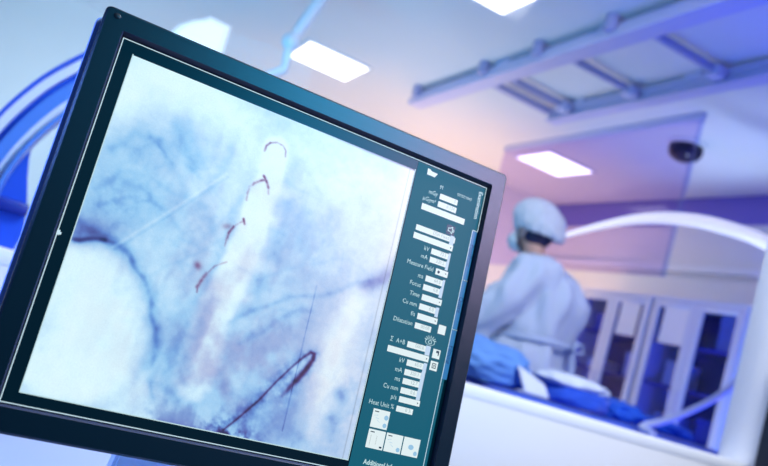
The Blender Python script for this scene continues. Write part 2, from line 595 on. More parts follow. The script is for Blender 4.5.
# ------------------------------------------------------------------ draped trolley in front of the person
TZ = ZC - 0.05
tr = thing('instrument_trolley', 'instrument trolley covered by a blue drape between the window and the gowned person', 'trolley', (2.45, 2.62, 0))
x0, x1, y0, y1 = 1.75, 3.05, 2.38, 2.86
for x in (x0 + .06, x1 - .06):
    for y in (y0 + .06, y1 - .06):
        obj('leg', T([(x, y, 0.05), (x, y, TZ - .02)], 0.014, 10), m_rail, tr)
        bm = bmesh.new()
        cyl(bm, (x, y, 0.03), 0.03, 0.025, 'Y', 16)
        obj('castor', bm, m_black, tr)
obj('top_plate', B((x0 + .02, y0 + .02, TZ - .03), (x1 - .02, y1 - .02, TZ - .008), 0.004), m_rail, tr)


def cloth_over(x0, x1, y0, y1, z, drop, nx=60, ny=26, seed=0.0, lift=0.006):
    """sheet over a table top with a hanging wavy skirt"""
    bm = bmesh.new()
    g = []
    ex = drop
    for i in range(nx + 1):
        row = []
        for j in range(ny + 1):
            u = x0 - ex + (x1 - x0 + 2 * ex) * i / nx
            v = y0 - ex + (y1 - y0 + 2 * ex) * j / ny
            ox = max(x0 - u, u - x1, 0)
            oy = max(y0 - v, v - y1, 0)
            d = math.hypot(ox, oy)
            d = min(d, drop)
            x = min(max(u, x0), x1)
            y = min(max(v, y0), y1)
            n = mnoise.noise(Vector((u * 5 + seed, v * 5, 1.3)))
            if d > 0:
                wv = 0.018 * math.sin((u + v * 1.3) * 22 + seed) * min(1, d / .15)
                sx = (-1 if u < x0 else 1) if ox > 0 else 0
                sy = (-1 if v < y0 else 1) if oy > 0 else 0
                x += sx * (0.012 + max(0, wv) + .02 * d)
                y += sy * (0.012 + max(0, wv) + .02 * d)
                zz = z - d
            else:
                zz = z + lift * (0.5 + n)
            row.append(bm.verts.new((x, y, zz)))
        g.append(row)
    for i in range(nx):
        for j in range(ny):
            bm.faces.new((g[i][j], g[i + 1][j], g[i + 1][j + 1], g[i][j + 1]))
    return bm


tag(obj('drape', cloth_over(x0, x1, y0, y1, TZ, 0.45), m_drape), 'deep blue surgical drape lying over the instrument trolley', 'drape')

# basin with a white folded cloth on top, and blue bundles beside it
def puff(c, s, amp, seed, lev=4):
    bm = bmesh.new()
    bmesh.ops.create_icosphere(bm, subdivisions=lev, radius=1)
    for v in bm.verts:
        p = v.co.copy()
        r = 1 + amp * mnoise.noise(p * 1.7 + Vector((seed, 0, 0))) + amp * .6 * mnoise.noise(p * 4 + Vector((0, seed, 0)))
        q = Vector((abs(p.x) ** .8 * math.copysign(1, p.x), abs(p.y) ** .8 * math.copysign(1, p.y), p.z)) * r
        z = q.z * s[2]
        if z < -s[2] * .62:
            z = -s[2] * .62
        v.co = Vector((c[0] + q.x * s[0], c[1] + q.y * s[1], c[2] + s[2] * .62 + z))
    return bm


bx = thing('draped_pack', 'blue wrapped pack with a white folded towel on top, on the trolley', 'medical pack', (2.21, 2.6, TZ + .008))
obj('wrap', puff((2.21, 2.6, TZ + .008), (.165, .13, .062), .12, 3.1), m_drape, bx)
obj('towel', puff((2.20, 2.6, TZ + .080), (.165, .12, .034), .15, 8.2), mat('towel_white', rgb(225, 234, 250), .85), bx)
m_blue2 = mat('bundle_blue', rgb(30, 100, 228), .8, noise=.2, nscale=14)
tag(obj('cloth_bundle', puff((2.50, 2.62, TZ + .008), (.10, .12, .05), .2, 1.0), m_blue2), 'crumpled blue cloth bundle on the trolley right of the towel-topped pack', 'cloth', 'blue cloth bundles on the trolley')
tag(obj('cloth_bundle', puff((2.77, 2.6, TZ + .008), (.12, .11, .035), .25, 5.0), m_blue2), 'flatter blue cloth bundle on the trolley, beside the white hose', 'cloth', 'blue cloth bundles on the trolley')
tag(obj('cloth_bundle', puff((1.80, 2.68, TZ + .008), (.20, .15, .105), .15, 9.0, 5), mat('mound_blue', rgb(100, 152, 228), .8, noise=.2, nscale=9)), 'large rounded blue cloth mound on the trolley, beside the monitor edge', 'cloth', 'blue cloth bundles on the trolley')
bm = bmesh.new()
extrude_poly(bm, [(1.86, 2.45, TZ + .01), (2.0, 2.47, TZ + .01), (1.985, 2.50, TZ + .06), (1.83, 2.50, TZ + .105)], (.015, .03, .004))
bmesh.ops.bevel(bm, geom=bm.edges[:], offset=.006, segments=2, affect='EDGES')
tag(obj('folded_towel', bm, MATS['towel_white']), 'small pale folded towel leaning on the blue cloth mound', 'towel')
hose = catmull([(2.38, 2.28, .80)] + [at_y(*p) for p in ((642, 427, 2.38), (668, 420, 2.4), (690, 411, 2.4), (715, 398, 2.4), (738, 380, 2.4), (755, 361, 2.4), (775, 330, 2.4))] + [(3.36, 2.45, 1.9), (3.42, 2.5, 2.3), (3.45, 2.5, ZT)], 8)
tag(obj('white_hose', T(hose, 0.0155, 12), mat('hose_white', rgb(205, 215, 245), .4)), 'white flexible hose curving up from the blue drape past the cabinets', 'hose')

# ------------------------------------------------------------------ the gowned person
PX, PY = 2.375, 3.22
HEAD = math.radians(124)
PM = Matrix.Translation((PX, PY, 0)) @ Matrix.Rotation(HEAD, 4, 'Z') @ Matrix.Scale(.985, 4)
NK = Vector((.08, 0, 1.52))
HR = Matrix.Translation(NK) @ Matrix.Rotation(math.radians(-16), 4, 'Z') @ Matrix.Rotation(math.radians(9), 4, 'Y') @ Matrix.Translation(-NK)
PH = PM @ HR
person = thing('person', 'person in pale blue surgical gown, cap and mask, turned away beyond the window', 'person', (PX, PY, 0))
m_skin = mat('skin', rgb(205, 160, 150), .5)
verts, edges, rad, idx = [], [], [], {}


def node(k, co, r, par=None):
    idx[k] = len(verts)
    verts.append(tuple(HR @ Vector(co)) if k in ('jaw', 'skull', 'crown', 'nose') else co)
    rad.append(r if isinstance(r, tuple) else (r, r))
    if par is not None:
        edges.append((idx[par], idx[k]))


node('pelvis', (-.02, 0, .95), (.15, .12))
node('waist', (-.01, 0, 1.10), (.135, .105), 'pelvis')
node('chest', (.0, 0, 1.30), (.155, .115), 'waist')
node('neckbase', (.05, 0, 1.46), (.075, .07), 'chest')
node('neck', (.09, 0, 1.53), (.055, .058), 'neckbase')
node('jaw', (.135, 0, 1.60), (.072, .082), 'neck')
node('skull', (.13, 0, 1.69), (.085, .102), 'jaw')
node('crown', (.12, 0, 1.755), (.055, .065), 'skull')
node('nose', (.245, 0, 1.635), .014, 'jaw')
HANDS = {}
for s, S in ((1, 'L'), (-1, 'R')):
    if s > 0:
        sh, el, wr = (.02, .19, 1.405), (.17, .275, 1.10), (.40, .15, 1.0)
    else:
        sh, el, wr = (.04, -.19, 1.405), (.24, -.23, 1.14), (.44, -.06, 1.03)
    node('sh' + S, sh, .06, 'chest')
    node('el' + S, el, .043, 'sh' + S)
    node('wr' + S, wr, .028, 'el' + S)
    f = (Vector(wr) - Vector(el)).normalized()
    side = Vector((0, 0, 1)).cross(f).normalized()
    up = f.cross(side)
    palm = Vector(wr) + f * .055
    node('pa' + S, tuple(palm), (.033, .022), 'wr' + S)
    for k, (o, l) in enumerate(((-.03, .066), (-.010, .076), (.010, .072), (.028, .056))):
        b = palm + f * .04 + side * o
        node('f%d%s0' % (k, S), tuple(b), .0095, 'pa' + S)
        node('f%d%s1' % (k, S), tuple(b + f * l * .5 - up * .012 + side * o * .2), .0085, 'f%d%s0' % (k, S))
        node('f%d%s2' % (k, S), tuple(b + f * l * .85 - up * .036 + side * o * .25), .007, 'f%d%s1' % (k, S))
    th = palm - f * .015 + side * (.034 * (-s))
    node('t%s0' % S, tuple(th), .011, 'pa' + S)
    node('t%s1' % S, tuple(th + f * .03 + side * (.016 * -s) - up * .01), .0095, 't%s0' % S)
    node('t%s2' % S, tuple(th + f * .055 + side * (.014 * -s) - up * .02), .008, 't%s1' % S)
    node('hip' + S, (0, .09 * s, .88), .09, 'pelvis')
    node('kn' + S, (.02, .1 * s, .49), .058, 'hip' + S)
    node('an' + S, (-.02, .1 * s, .10), .036, 'kn' + S)
    node('ft' + S, (.06, .11 * s, .045), .036, 'an' + S)
    node('toe' + S, (.15, .12 * s, .035), .028, 'ft' + S)
me = bpy.data.meshes.new('body')
me.from_pydata(verts, edges, [])
bmx = bmesh.new()
bmx.from_mesh(me)
lay = bmx.verts.layers.skin.verify()
bmx.verts.ensure_lookup_table()
for i, v in enumerate(bmx.verts):
    v[lay].radius = rad[i]
    v[lay].use_root = (i == 0)
bmx.to_mesh(me)
bmx.free()
bm = evaluated_bm(me, [('SKIN', {'use_smooth_shade': True, 'branch_smoothing': 0.6}), ('SUBSURF', {'levels': 2, 'render_levels': 2})], PM)
obj('body', bm, m_skin, person, autosmooth=80)


def loft(bm, secs, n=36, cap=True):
    rings = []
    for c, ax, ay, wob in secs:
        r = []
        for k in range(n):
            a = 2 * PI * k / n
            w = 1 + wob * (math.sin(5 * a + c[2] * 9) * .6 + math.sin(9 * a - c[2] * 13) * .4)
            r.append(bm.verts.new((c[0] + ax * w * math.cos(a), c[1] + ay * w * math.sin(a), c[2])))
        rings.append(r)
    for r0, r1 in zip(rings, rings[1:]):
        for k in range(n):
            bm.faces.new((r0[k], r0[(k + 1) % n], r1[(k + 1) % n], r1[k]))
    if cap:
        bm.faces.new(rings[0][::-1])
        bm.faces.new(rings[-1])


bm = bmesh.new()
loft(bm, [((-.02, 0, .34), .25, .29, .07), ((-.02, 0, .6), .235, .28, .07), ((-.02, 0, .85), .22, .265, .05),
          ((-.02, 0, .98), .20, .245, .035), ((-.035, 0, 1.06), .185, .225, .025), ((-.04, 0, 1.18), .185, .21, .025),
          ((-.05, 0, 1.30), .185, .215, .02), ((-.04, 0, 1.39), .155, .205, .01), ((-.01, 0, 1.445), .115, .16, .0),
          ((.02, 0, 1.48), .09, .115, .0), ((.055, 0, 1.515), .07, .078, .0)])
for s, sh, el, wr in ((1, (-.02, .175, 1.385), (.18, .29, 1.09), (.37, .165, 1.005)), (-1, (-.02, -.175, 1.385), (.25, -.24, 1.13), (.41, -.08, 1.035))):
    pts = catmull([Vector((-.04, .08 * s, 1.40)), Vector(sh), Vector(sh).lerp(Vector(el), .5) + Vector((0, .012 * s, 0)), Vector(el), Vector(el).lerp(Vector(wr), .55), Vector(wr)], 6)
    tube(bm, pts, [.085, .102, .10, .098, .085, .06, .04], 20)
me = bpy.data.meshes.new('gown')
bm.to_mesh(me)
bm.free()
bm = evaluated_bm(me, [('REMESH', {'mode': 'VOXEL', 'voxel_size': 0.014}), ('SMOOTH', {'factor': .5, 'iterations': 6})])
bm.normal_update()
for v in bm.verts:
    p = v.co
    # sleeve folds and hanging creases
    k = 0.055 * mnoise.noise(Vector((p.x * 11, p.y * 11, p.z * 3.2))) + 0.014 * mnoise.noise(Vector((p.x * 17 + 3, p.y * 17, p.z * 8)))
    if p.z > 1.46:
        k *= .2
    v.co = p + v.normal * k
    # waist tie pulls the cloth in
    wz = math.exp(-((p.z - 1.07) / .03) ** 2)
    if abs(p.y) < .26 and p.x < .2:
        v.co -= v.normal * .012 * wz
bmesh.ops.transform(bm, matrix=PM, verts=bm.verts[:])
obj('gown', bm, mat('gown_cloth', rgb(196, 208, 232), .8, noise=.05, nscale=6, sheen=.2, bump=.1, bscale=60), person, autosmooth=80)
# waist tie with bow at the back, neck tie
bm = bmesh.new()
w = [(-.035 + .192 * math.cos(a), .232 * math.sin(a), 1.07 - .02 * math.cos(a)) for a in np.linspace(0, 2 * PI, 40)]
tube(bm, [PM @ Vector(p) for p in w], .010, 8, squash=1.6)
for s in (1, -1):
    tube(bm, [PM @ Vector(p) for p in catmull([(-.235, 0, 1.09), (-.262, .05 * s, 1.12), (-.268, .085 * s, 1.08), (-.25, .03 * s, 1.075)], 6)], .008, 8)
    tube(bm, [PM @ Vector(p) for p in catmull([(-.24, .01 * s, 1.085), (-.262, .03 * s, .98), (-.265, .05 * s, .86)], 6)], .008, 8)
obj('waist_tie', bm, mat('tie_cloth', rgb(185, 200, 230), .8), person)
# hair at the nape, cap, mask, eyes, ears
bm = bmesh.new()
bmesh.ops.create_icosphere(bm, subdivisions=4, radius=1)
for v in bm.verts:
    p = v.co
    v.co = Vector((.085 + p.x * .095, p.y * .088, 1.655 + p.z * .105))
bmesh.ops.delete(bm, geom=[v for v in bm.verts if v.co.x > .125 and v.co.z < 1.72], context='VERTS')
bmesh.ops.transform(bm, matrix=PH, verts=bm.verts[:])
obj('hair', bm, mat('hair_dark', rgb(45, 40, 80), .6), person)
bm = bmesh.new()
bmesh.ops.create_icosphere(bm, subdivisions=5, radius=1)
for v in bm.verts:
    p = v.co.copy()
    a = math.atan2(p.y, p.x)
    w = 1 + .05 * mnoise.noise(p * 2.6) + .025 * math.sin(a * 17) * max(0, .5 - p.z)
    z = p.z
    # gathered elastic rim running from the brow to the nape
    if z < -.5:
        z = -.5 - (z + .5) * .2
        w *= .92
    x, y = p.x * w, p.y * w
    v.co = Vector((.082 + x * .150, y * .138, 1.69 + z * .138 * w + x * .045))
bmesh.ops.transform(bm, matrix=PH, verts=bm.verts[:])
obj('bouffant_cap', bm, mat('cap_cloth', rgb(208, 214, 230), .85, noise=.15, nscale=25, bump=.25, bscale=90), person, autosmooth=80)
bm = bmesh.new()
bmesh.ops.create_icosphere(bm, subdivisions=4, radius=1)
for v in bm.verts:
    p = v.co
    pl = 1 + .03 * math.sin(p.z * 9)
    v.co = Vector((.165 + p.x * .098 * pl, p.y * .083, 1.595 + p.z * .066))
bmesh.ops.delete(bm, geom=[v for v in bm.verts if v.co.x < .155], context='VERTS')
bmesh.ops.transform(bm, matrix=PH, verts=bm.verts[:])
obj('face_mask', bm, mat('mask_cloth', rgb(222, 230, 244), .85), person)
for s in (1, -1):
    bm = bmesh.new()
    bmesh.ops.create_uvsphere(bm, u_segments=14, v_segments=10, radius=.0125, matrix=PH @ Matrix.Translation((.212, .033 * s, 1.668)))
    obj('eye', bm, mat('eye_white', rgb(230, 230, 232), .3), person)
    bm = bmesh.new()
    bmesh.ops.create_icosphere(bm, subdivisions=3, radius=1)
    for v in bm.verts:
        p = v.co
        v.co = Vector((.115 + p.x * .020, s * (.086 + p.y * .010), 1.635 + p.z * .033))
    bmesh.ops.transform(bm, matrix=PH, verts=bm.verts[:])
    obj('ear', bm, m_skin, person)
    obj('mask_loop', T([PH @ Vector(p) for p in catmull([(.17, .08 * s, 1.625), (.125, .094 * s, 1.665), (.098, .092 * s, 1.635), (.125, .092 * s, 1.6), (.165, .078 * s, 1.575)], 5)], .0022, 6), MATS['mask_cloth'], person)
    # trousers and shoes
    obj('trouser_leg', T([PM @ Vector(p) for p in ((0, .1 * s, .84), (.012, .105 * s, .49), (-.015, .1 * s, .09))], [.115, .085, .07], 20), mat('scrub_blue', rgb(60, 110, 200), .8), person)
    bm = bmesh.new()
    bmesh.ops.create_icosphere(bm, subdivisions=4, radius=1)
    for v in bm.verts:
        p = v.co
        z = max(p.z, -.55)
        v.co = Vector((.055 + p.x * .145, .108 * s + p.y * .056, .042 + z * .0765 * (1 - .3 * max(0, p.x))))
    bmesh.ops.transform(bm, matrix=PM, verts=bm.verts[:])
    obj('shoe', bm, mat('shoe_white', rgb(210, 215, 230), .5), person)

# ------------------------------------------------------------------ control-room desk, rack
dk = thing('control_desk', 'low pale blue control desk carrying the monitor', 'desk', (0.3, 0.95, 0))
DZ = 0.585
m_desk = mat('desk_laminate', rgb(165, 185, 235), .45)
obj('desktop', B((-1.3, .55, DZ - .035), (1.75, 1.42, DZ), .006), m_desk, dk)
for x in (-1.22, .25, 1.65):
    obj('leg', B((x - .025, .62, 0), (x + .025, 1.36, DZ - .035), .004), m_rail, dk)
obj('modesty_panel', B((-1.19, 1.30, .2), (1.62, 1.32, DZ - .035), .002), m_desk, dk)

rk = thing('equipment_rack', 'dark navy equipment rack at the right edge below the window latch', 'rack', (2.34, 1.4, 0))
m_dark = mat('rack_navy', rgb(8, 18, 40), .5)
obj('rack_body', B((2.035, 1.22, 0.05), (2.65, 1.56, ZC + .30), .008), m_dark, rk)
obj('rack_door', B((2.06, 1.205, 0.09), (2.63, 1.222, ZC + .26), .004), mat('rack_door_navy', rgb(14, 28, 58), .35), rk)
for x in (2.09, 2.59):
    obj('foot', B((x - .03, 1.28, 0), (x + .03, 1.5, .055), .004), m_black, rk)

# ------------------------------------------------------------------ the monitor
O = Vector((0.01948239, 0.66421862, 0.17395016 + ZC))
EX = Vector((0.99977455, 0.01798606, 0.01128469))
EY = Vector((0.01332562, -0.11772501, -0.99295682))      # down the screen
EN = Vector((0.01653089, -0.99288334, 0.11793815))       # towards the viewer


def MP(u, v, w=0.0):
    return O + EX * u + EY * v + EN * w


HI = np.array([[-1.190456782546262, 0.4120811939584841, -390.91395662864153],
               [0.5547105244212059, 1.3381562650875427, -116.9965161080518],
               [0.998291010522279, 0.21873112805304334, -1427.5445600875446]])
HF = np.linalg.inv(HI)


def PP(x, y):
    """a point of the picture shown on the display -> metres on the panel"""
    p = HI @ np.array([x - 384, 233 - y, 1.0])
    return p[0] / p[2], p[1] / p[2]


mon = thing('monitor', 'large dark teal framed monitor showing a blue x-ray image with side readouts', 'monitor', (.21, .75, DZ))


def rrect(l, t, r, b, rad, n=6):
    out = []
    for cx, cy, a0 in ((r - rad, t + rad, -PI / 2), (r - rad, b - rad, 0), (l + rad, b - rad, PI / 2), (l + rad, t + rad, PI)):
        for k in range(n + 1):
            a = a0 + (PI / 2) * k / n
            out.append((cx + rad * math.cos(a), cy + rad * math.sin(a)))
    return out


def loops(bm, specs, close0=False, close1=False):
    rings = []
    for (l, t, r, b, rad, w) in specs:
        rings.append([bm.verts.new(MP(u, v, w)) for u, v in rrect(l, t, r, b, rad)])
    n = len(rings[0])
    for a, c in zip(rings, rings[1:]):
        for k in range(n):
            bm.faces.new((a[k], a[(k + 1) % n], c[(k + 1) % n], c[k]))
    if close0:
        bm.faces.new(rings[0])
    if close1:
        bm.faces.new(rings[-1])


W, H = .376, .301
L_, T_, R_, B_ = -.0197, -.0195, .3945, .3225
F = .007
bm = bmesh.new()
loops(bm, [(L_ + .001, T_ + .001, R_ - .001, B_ - .001, .005, -.022), (L_, T_, R_, B_, .005, -.02), (L_, T_, R_, B_, .005, F - .0018), (L_ + .0018, T_ + .0018, R_ - .0018, B_ - .0018, .004, F),
           (-.0025, -.0030, W + .0018, H + .0025, .0012, F)])
bez = obj('bezel', bm, m_bezel, mon, autosmooth=35)
bm = bmesh.new()
loops(bm, [(-.0025, -.0030, W + .0018, H + .0025, .0012, F), (-.0017, -.0022, W + .0015, H + .0017, .0008, F - .0012), (-.0009, -.0009, W + .0009, H + .0009, .0004, -.0015)])
obj('inner_lip', bm, mat('lip_plastic', rgb(40, 48, 78), .5), bez, autosmooth=35)
# small round mark in the top left corner of the bezel
u, v = PP(116, 19)
bm = bmesh.new()
ring0 = [bm.verts.new(MP(u - .0000 + .0030 * math.cos(a), v + .0024 * math.sin(a), F + .0002)) for a in np.linspace(0, 2 * PI, 20)[:-1]]
ring1 = [bm.verts.new(MP(u + .0022 * math.cos(a), v + .0017 * math.sin(a), F + .0006)) for a in np.linspace(0, 2 * PI, 20)[:-1]]
for k in range(19):
    bm.faces.new((ring0[k], ring0[(k + 1) % 19], ring1[(k + 1) % 19], ring1[k]))
bm.faces.new(ring1)
obj('sensor_dot', bm, m_black, bez)
# shell, neck and foot
bm = bmesh.new()
loops(bm, [(L_ - .0030, T_ + .001, R_ - .006, B_ - .002, .006, -.0215), (L_ - .0036, T_ + .000, R_ - .005, B_ - .001, .006, -.024), (L_ - .0036, T_ + .001, R_ - .005, B_ - .001, .006, -.032),
           (L_ + .02, T_ + .03, R_ - .02, B_ - .03, .02, -.062), (L_ + .04, T_ + .06, R_ - .04, B_ - .05, .02, -.066)], True, True)
obj('back_shell', bm, m_shell, mon)
bm = bmesh.new()
nu = .19
a = [MP(nu - .078, .25, -.062), MP(nu + .078, .25, -.062), MP(nu + .078, .25, -.085), MP(nu - .078, .25, -.085)]
zb = DZ + .012
c = [Vector((p.x, .70 + (i // 2) * .03 + .06, zb)) for i, p in enumerate(a)]
m1 = [Vector((p.x, p.y + .006, p.z - .06)) for p in a]
rows = [[bm.verts.new(p) for p in r] for r in (a, m1, c)]
for r, s in zip(rows, rows[1:]):
    for k in range(4):
        bm.faces.new((r[k], r[(k + 1) % 4], s[(k + 1) % 4], s[k]))
bm.faces.new(rows[0])
bm.faces.new(rows[-1])
bmesh.ops.bevel(bm, geom=[e for e in bm.edges], offset=.003, segments=2, affect='EDGES')
obj('neck', bm, m_stand, mon)
obj('foot', B((.06, .66, DZ), (.37, .88, DZ + .014), .006), m_stand, mon)

# the display panel and what it shows
bm = bmesh.new()
bm.faces.new([bm.verts.new(MP(u, v, 0)) for u, v in ((-.0006, -.0006), (W + .0006, -.0006), (W + .0006, H + .0006), (-.0006, H + .0006))])
scr = obj('screen', bm, emis('display_black', rgb(0, 22, 34), 1.0, rgb(2, 8, 11), .33), mon, smooth=False)


def quad(bm, pts, w):
    bm.faces.new([bm.verts.new(MP(u, v, w)) for u, v in pts])


def rect(bm, u0, v0, u1, v1, w):
    quad(bm, ((u0, v0), (u1, v0), (u1, v1), (u0, v1)), w)


# side area of the display (lighter teal)
ui0, uv0 = PP(418, 171)
bm = bmesh.new()
TU = PP(460.6, 300)[0]
rect(bm, .2925, .0015, TU, .2995, .0002)
rect(bm, TU, .0015, .3745, PP(474.5, 231.2)[1], .0002)
obj('side_area', bm, emis('display_teal', rgb(4, 90, 110), 1.0, rgb(2, 10, 13), .5), scr, smooth=False)
# tabs down the right edge
bm = bmesh.new()
tabs = [PP(474.5, 231.2)[1], PP(463.8, 280.5)[1], PP(453, 329.7)[1], PP(443, 380)[1]]
TU = (PP(472, 231)[0] + PP(460.6, 300)[0] + PP(450, 332)[0] + PP(429, 420)[0]) / 4
TV = tabs[0]

for a, b in zip(tabs, tabs[1:]):
    bm = bmesh.new()
    rect(bm, TU + .0005, a + .0006, .3755, b - .0006, .0003)
    obj('side_tab', bm, emis('display_tab', rgb(50, 120, 178), 1.0, rgb(3, 10, 14), .33), scr, smooth=False)
bm = bmesh.new()
t = .00075
for (u0, v0, u1, v1) in ((0, 0, W, t), (0, 0, t, H), (0, H - t, W, H), (W - t, 0, W, TV), (TU, TV - .0004, W, TV + .0003), (TU - .0003, TV, TU + .0004, .2995), (TU, tabs[1] - .0002, W, tabs[1] + .0002), (TU, tabs[2] - .0002, W, tabs[2] + .0002)):
    rect(bm, u0, v0, u1, v1, .0006)
u, v = PP(57.5, 232)
rect(bm, -.0002, v - .0018, .0022, v + .0022, .0007)
rect(bm, .0022, v - .0004, .0034, v + .0016, .0007)
obj('border_line', bm, emis('display_line', rgb(198, 226, 238), 1.0, rough=.33), scr, smooth=False)

# --- the x-ray picture itself, computed as a colour per vertex of a fine grid
N = 330
U0, V0, U1, V1 = .0117, .0113, .2901, .2911


def vnoise(n, cells):
    g = rng.random((cells + 3, cells + 3))
    t = np.linspace(0, cells, n)
    i = t.astype(int)
    f = t - i
    f = f * f * (3 - 2 * f)
    a = g[i][:, i] * (1 - f)[None] + g[i][:, i + 1] * f[None]
    b = g[i + 1][:, i] * (1 - f)[None] + g[i + 1][:, i + 1] * f[None]
    return a * (1 - f)[:, None] + b * f[:, None] - .5


def fbm(cells, octs):
    return sum(vnoise(N, cells * 2 ** k) / 2 ** k for k in range(octs))


gu, gv = np.meshgrid(np.linspace(U0, U1, N), np.linspace(V0, V1, N))
q = HF @ np.stack([gu.ravel(), gv.ravel(), np.ones(N * N)])
X = (q[0] / q[2] + 384).reshape(N, N)
Y = (233 - q[1] / q[2]).reshape(N, N)
X0, Y0 = X, Y
wx, wy = fbm(10, 3), fbm(10, 3)
X = X + 5 * wx
Y = Y + 5 * wy


def gs_(cx, cy, sx, sy):
    return np.exp(-(((X - cx) / sx) ** 2 + ((Y - cy) / sy) ** 2) / 2)


def dist(poly, xx=None, yy=None):
    xx = X if xx is None else xx
    yy = Y if yy is None else yy
    d = np.full((N, N), 1e9)
    tt = np.zeros((N, N))
    L = len(poly) - 1
    for k, ((ax, ay), (bx_, by_)) in enumerate(zip(poly, poly[1:])):
        dx, dy = bx_ - ax, by_ - ay
        t_ = np.clip(((xx - ax) * dx + (yy - ay) * dy) / (dx * dx + dy * dy), 0, 1)
        dd = np.hypot(xx - ax - t_ * dx, yy - ay - t_ * dy)
        m_ = dd < d
        d = np.where(m_, dd, d)
        tt = np.where(m_, (k + t_) / L, tt)
    return d, tt


def st(poly, w, sharp=False):
    d, _ = dist(poly, X0 if sharp else None, Y0 if sharp else None)
    return np.exp(-(d / w) ** 2)


def sm(a, b, x):
    t_ = np.clip((x - a) / (b - a), 0, 1)
    return t_ * t_ * (3 - 2 * t_)


n1, n2, n3 = fbm(5, 5), fbm(12, 4), fbm(60, 3)
fil = 1 - np.abs(fbm(9, 4)) * 5
fil = np.clip(fil, 0, 1) ** 3
D = .245 + .075 * n1 + .085 * n2 + .03 * fil
D -= .20 * gs_(150, 78, 50, 25) + .14 * gs_(118, 92, 24, 30) + .14 * st([(175, 72), (230, 118), (262, 150)], 20)
D += .09 * gs_(130, 165, 32, 40) + .12 * gs_(115, 210, 40, 25)
D += .17 * st([(178, 126), (186, 150), (192, 166)], 7) + .09 * st([(112, 150), (135, 132), (160, 138), (172, 165)], 5) + .07 * st([(95, 190), (118, 176), (142, 186), (158, 210)], 4) + .06 * st([(240, 130), (225, 165), (205, 190)], 5) + .06 * st([(205, 210), (212, 235), (222, 250)], 4) + .10 * st([(190, 122), (200, 160)], 6)
D += .06 * st([(140, 150), (165, 138), (178, 150)], 6) + .05 * st([(120, 172), (150, 175), (175, 195), (200, 205)], 3)
D += .05 * st([(100, 205), (130, 195), (160, 208), (185, 232)], 3) + .04 * st([(150, 130), (175, 165), (185, 195)], 3)
def rnoise(ang, sx, sy, cells=64):
    g = rng.random((cells, cells))
    a = (X * math.cos(ang) + Y * math.sin(ang)) / sx
    b_ = (-X * math.sin(ang) + Y * math.cos(ang)) / sy
    ia, ib = np.floor(a).astype(int), np.floor(b_).astype(int)
    fa, fb = a - ia, b_ - ib
    fa, fb = fa * fa * (3 - 2 * fa), fb * fb * (3 - 2 * fb)
    p = lambda i_, j_: g[i_ % cells, j_ % cells]
    return (p(ia, ib) * (1 - fa) + p(ia + 1, ib) * fa) * (1 - fb) + (p(ia, ib + 1) * (1 - fa) + p(ia + 1, ib + 1) * fa) * fb - .5


AX = math.radians(109)
streak = rnoise(AX, 70, 9) + .7 * rnoise(AX, 35, 5) + .4 * rnoise(AX + .3, 22, 4)
cen_m = gs_(230, 300, 85, 110)
D += .032 * streak * cen_m + .012 * streak
D += .10 * gs_(185, 330, 22, 60) + .06 * gs_(300, 290, 45, 35)
# spine
sp = [(276, 150), (262, 195), (248, 240), (226, 288), (206, 330), (192, 380)]
dd, tt = dist(sp)
D -= (.15 * sm(15 + 12 * tt, 9 + 6 * tt, dd) + .10 * np.exp(-(dd / (14 + 16 * tt)) ** 2)) * (1 - .3 * tt)
D += .05 * np.exp(-((dd - 17 - 10 * tt) / 6) ** 2)
D -= .05 * st([(228, 295), (205, 340), (192, 390)], 14)
for a, b in (((248, 215), (276, 222)), ((232, 255), (268, 266)), ((262, 185), (288, 195)), ((218, 290), (250, 300))):
    D -= .13 * st([a, b], 7)
D += .09 * st([(294, 165), (287, 215), (270, 265), (250, 310)], 6) + .07 * st([(262, 165), (240, 200), (222, 245), (205, 280)], 5) + .06 * st([(310, 190), (300, 240)], 16)
D -= .10 * gs_(350, 180, 45, 28) + .06 * gs_(375, 220, 20, 40)
D += .05 * gs_(330, 240, 40, 26)
# bright round field lower left
r = np.hypot((X - 66) / 1.0, (Y - 322) / 1.02)
D -= .21 * sm(96, 60, r) * (1 + 1.2 * n2)
D += .11 * sm(100, 86, r) * sm(60, 88, r)
rim = [(76, 240), (96, 239), (113, 243), (130, 257), (143, 277), (150, 300), (154, 330), (151, 365), (150, 398)]
D += .10 * st(rim, 3.0) * (0.8 + 2 * n2) + .06 * st(rim, 8)
D += .20 * st([(66, 238), (84, 239), (104, 240)], 2.6) + .15 * st([(66, 226), (76, 219), (92, 230), (112, 240)], 6)
D += .16 * gs_(88, 228, 22, 10)
# lower middle mottled
D += .09 * st([(212, 298), (190, 340), (170, 395)], 10) * (1 + 1.2 * n2) + .12 * gs_(170, 372, 20, 30)
D += .13 * gs_(250, 365, 50, 50)
D += .20 * gs_(285, 420, 45, 32) + .12 * gs_(335, 440, 20, 22)
D -= .24 * st([(352, 305), (336, 345), (322, 392), (312, 432)], 13) - .05 * gs_(300, 330, 20, 30)
D -= .16 * gs_(100, 385, 45, 14)
D += .20 * gs_(338, 397, 5, 5)
D += .10 * st([(230, 322), (262, 305), (300, 297), (335, 291), (368, 280)], 3) + .08 * st([(238, 345), (275, 322), (310, 310)], 4)
D += .22 * st([(366, 286), (384, 275), (399, 262)], 6) + .12 * gs_(386, 282, 16, 12)
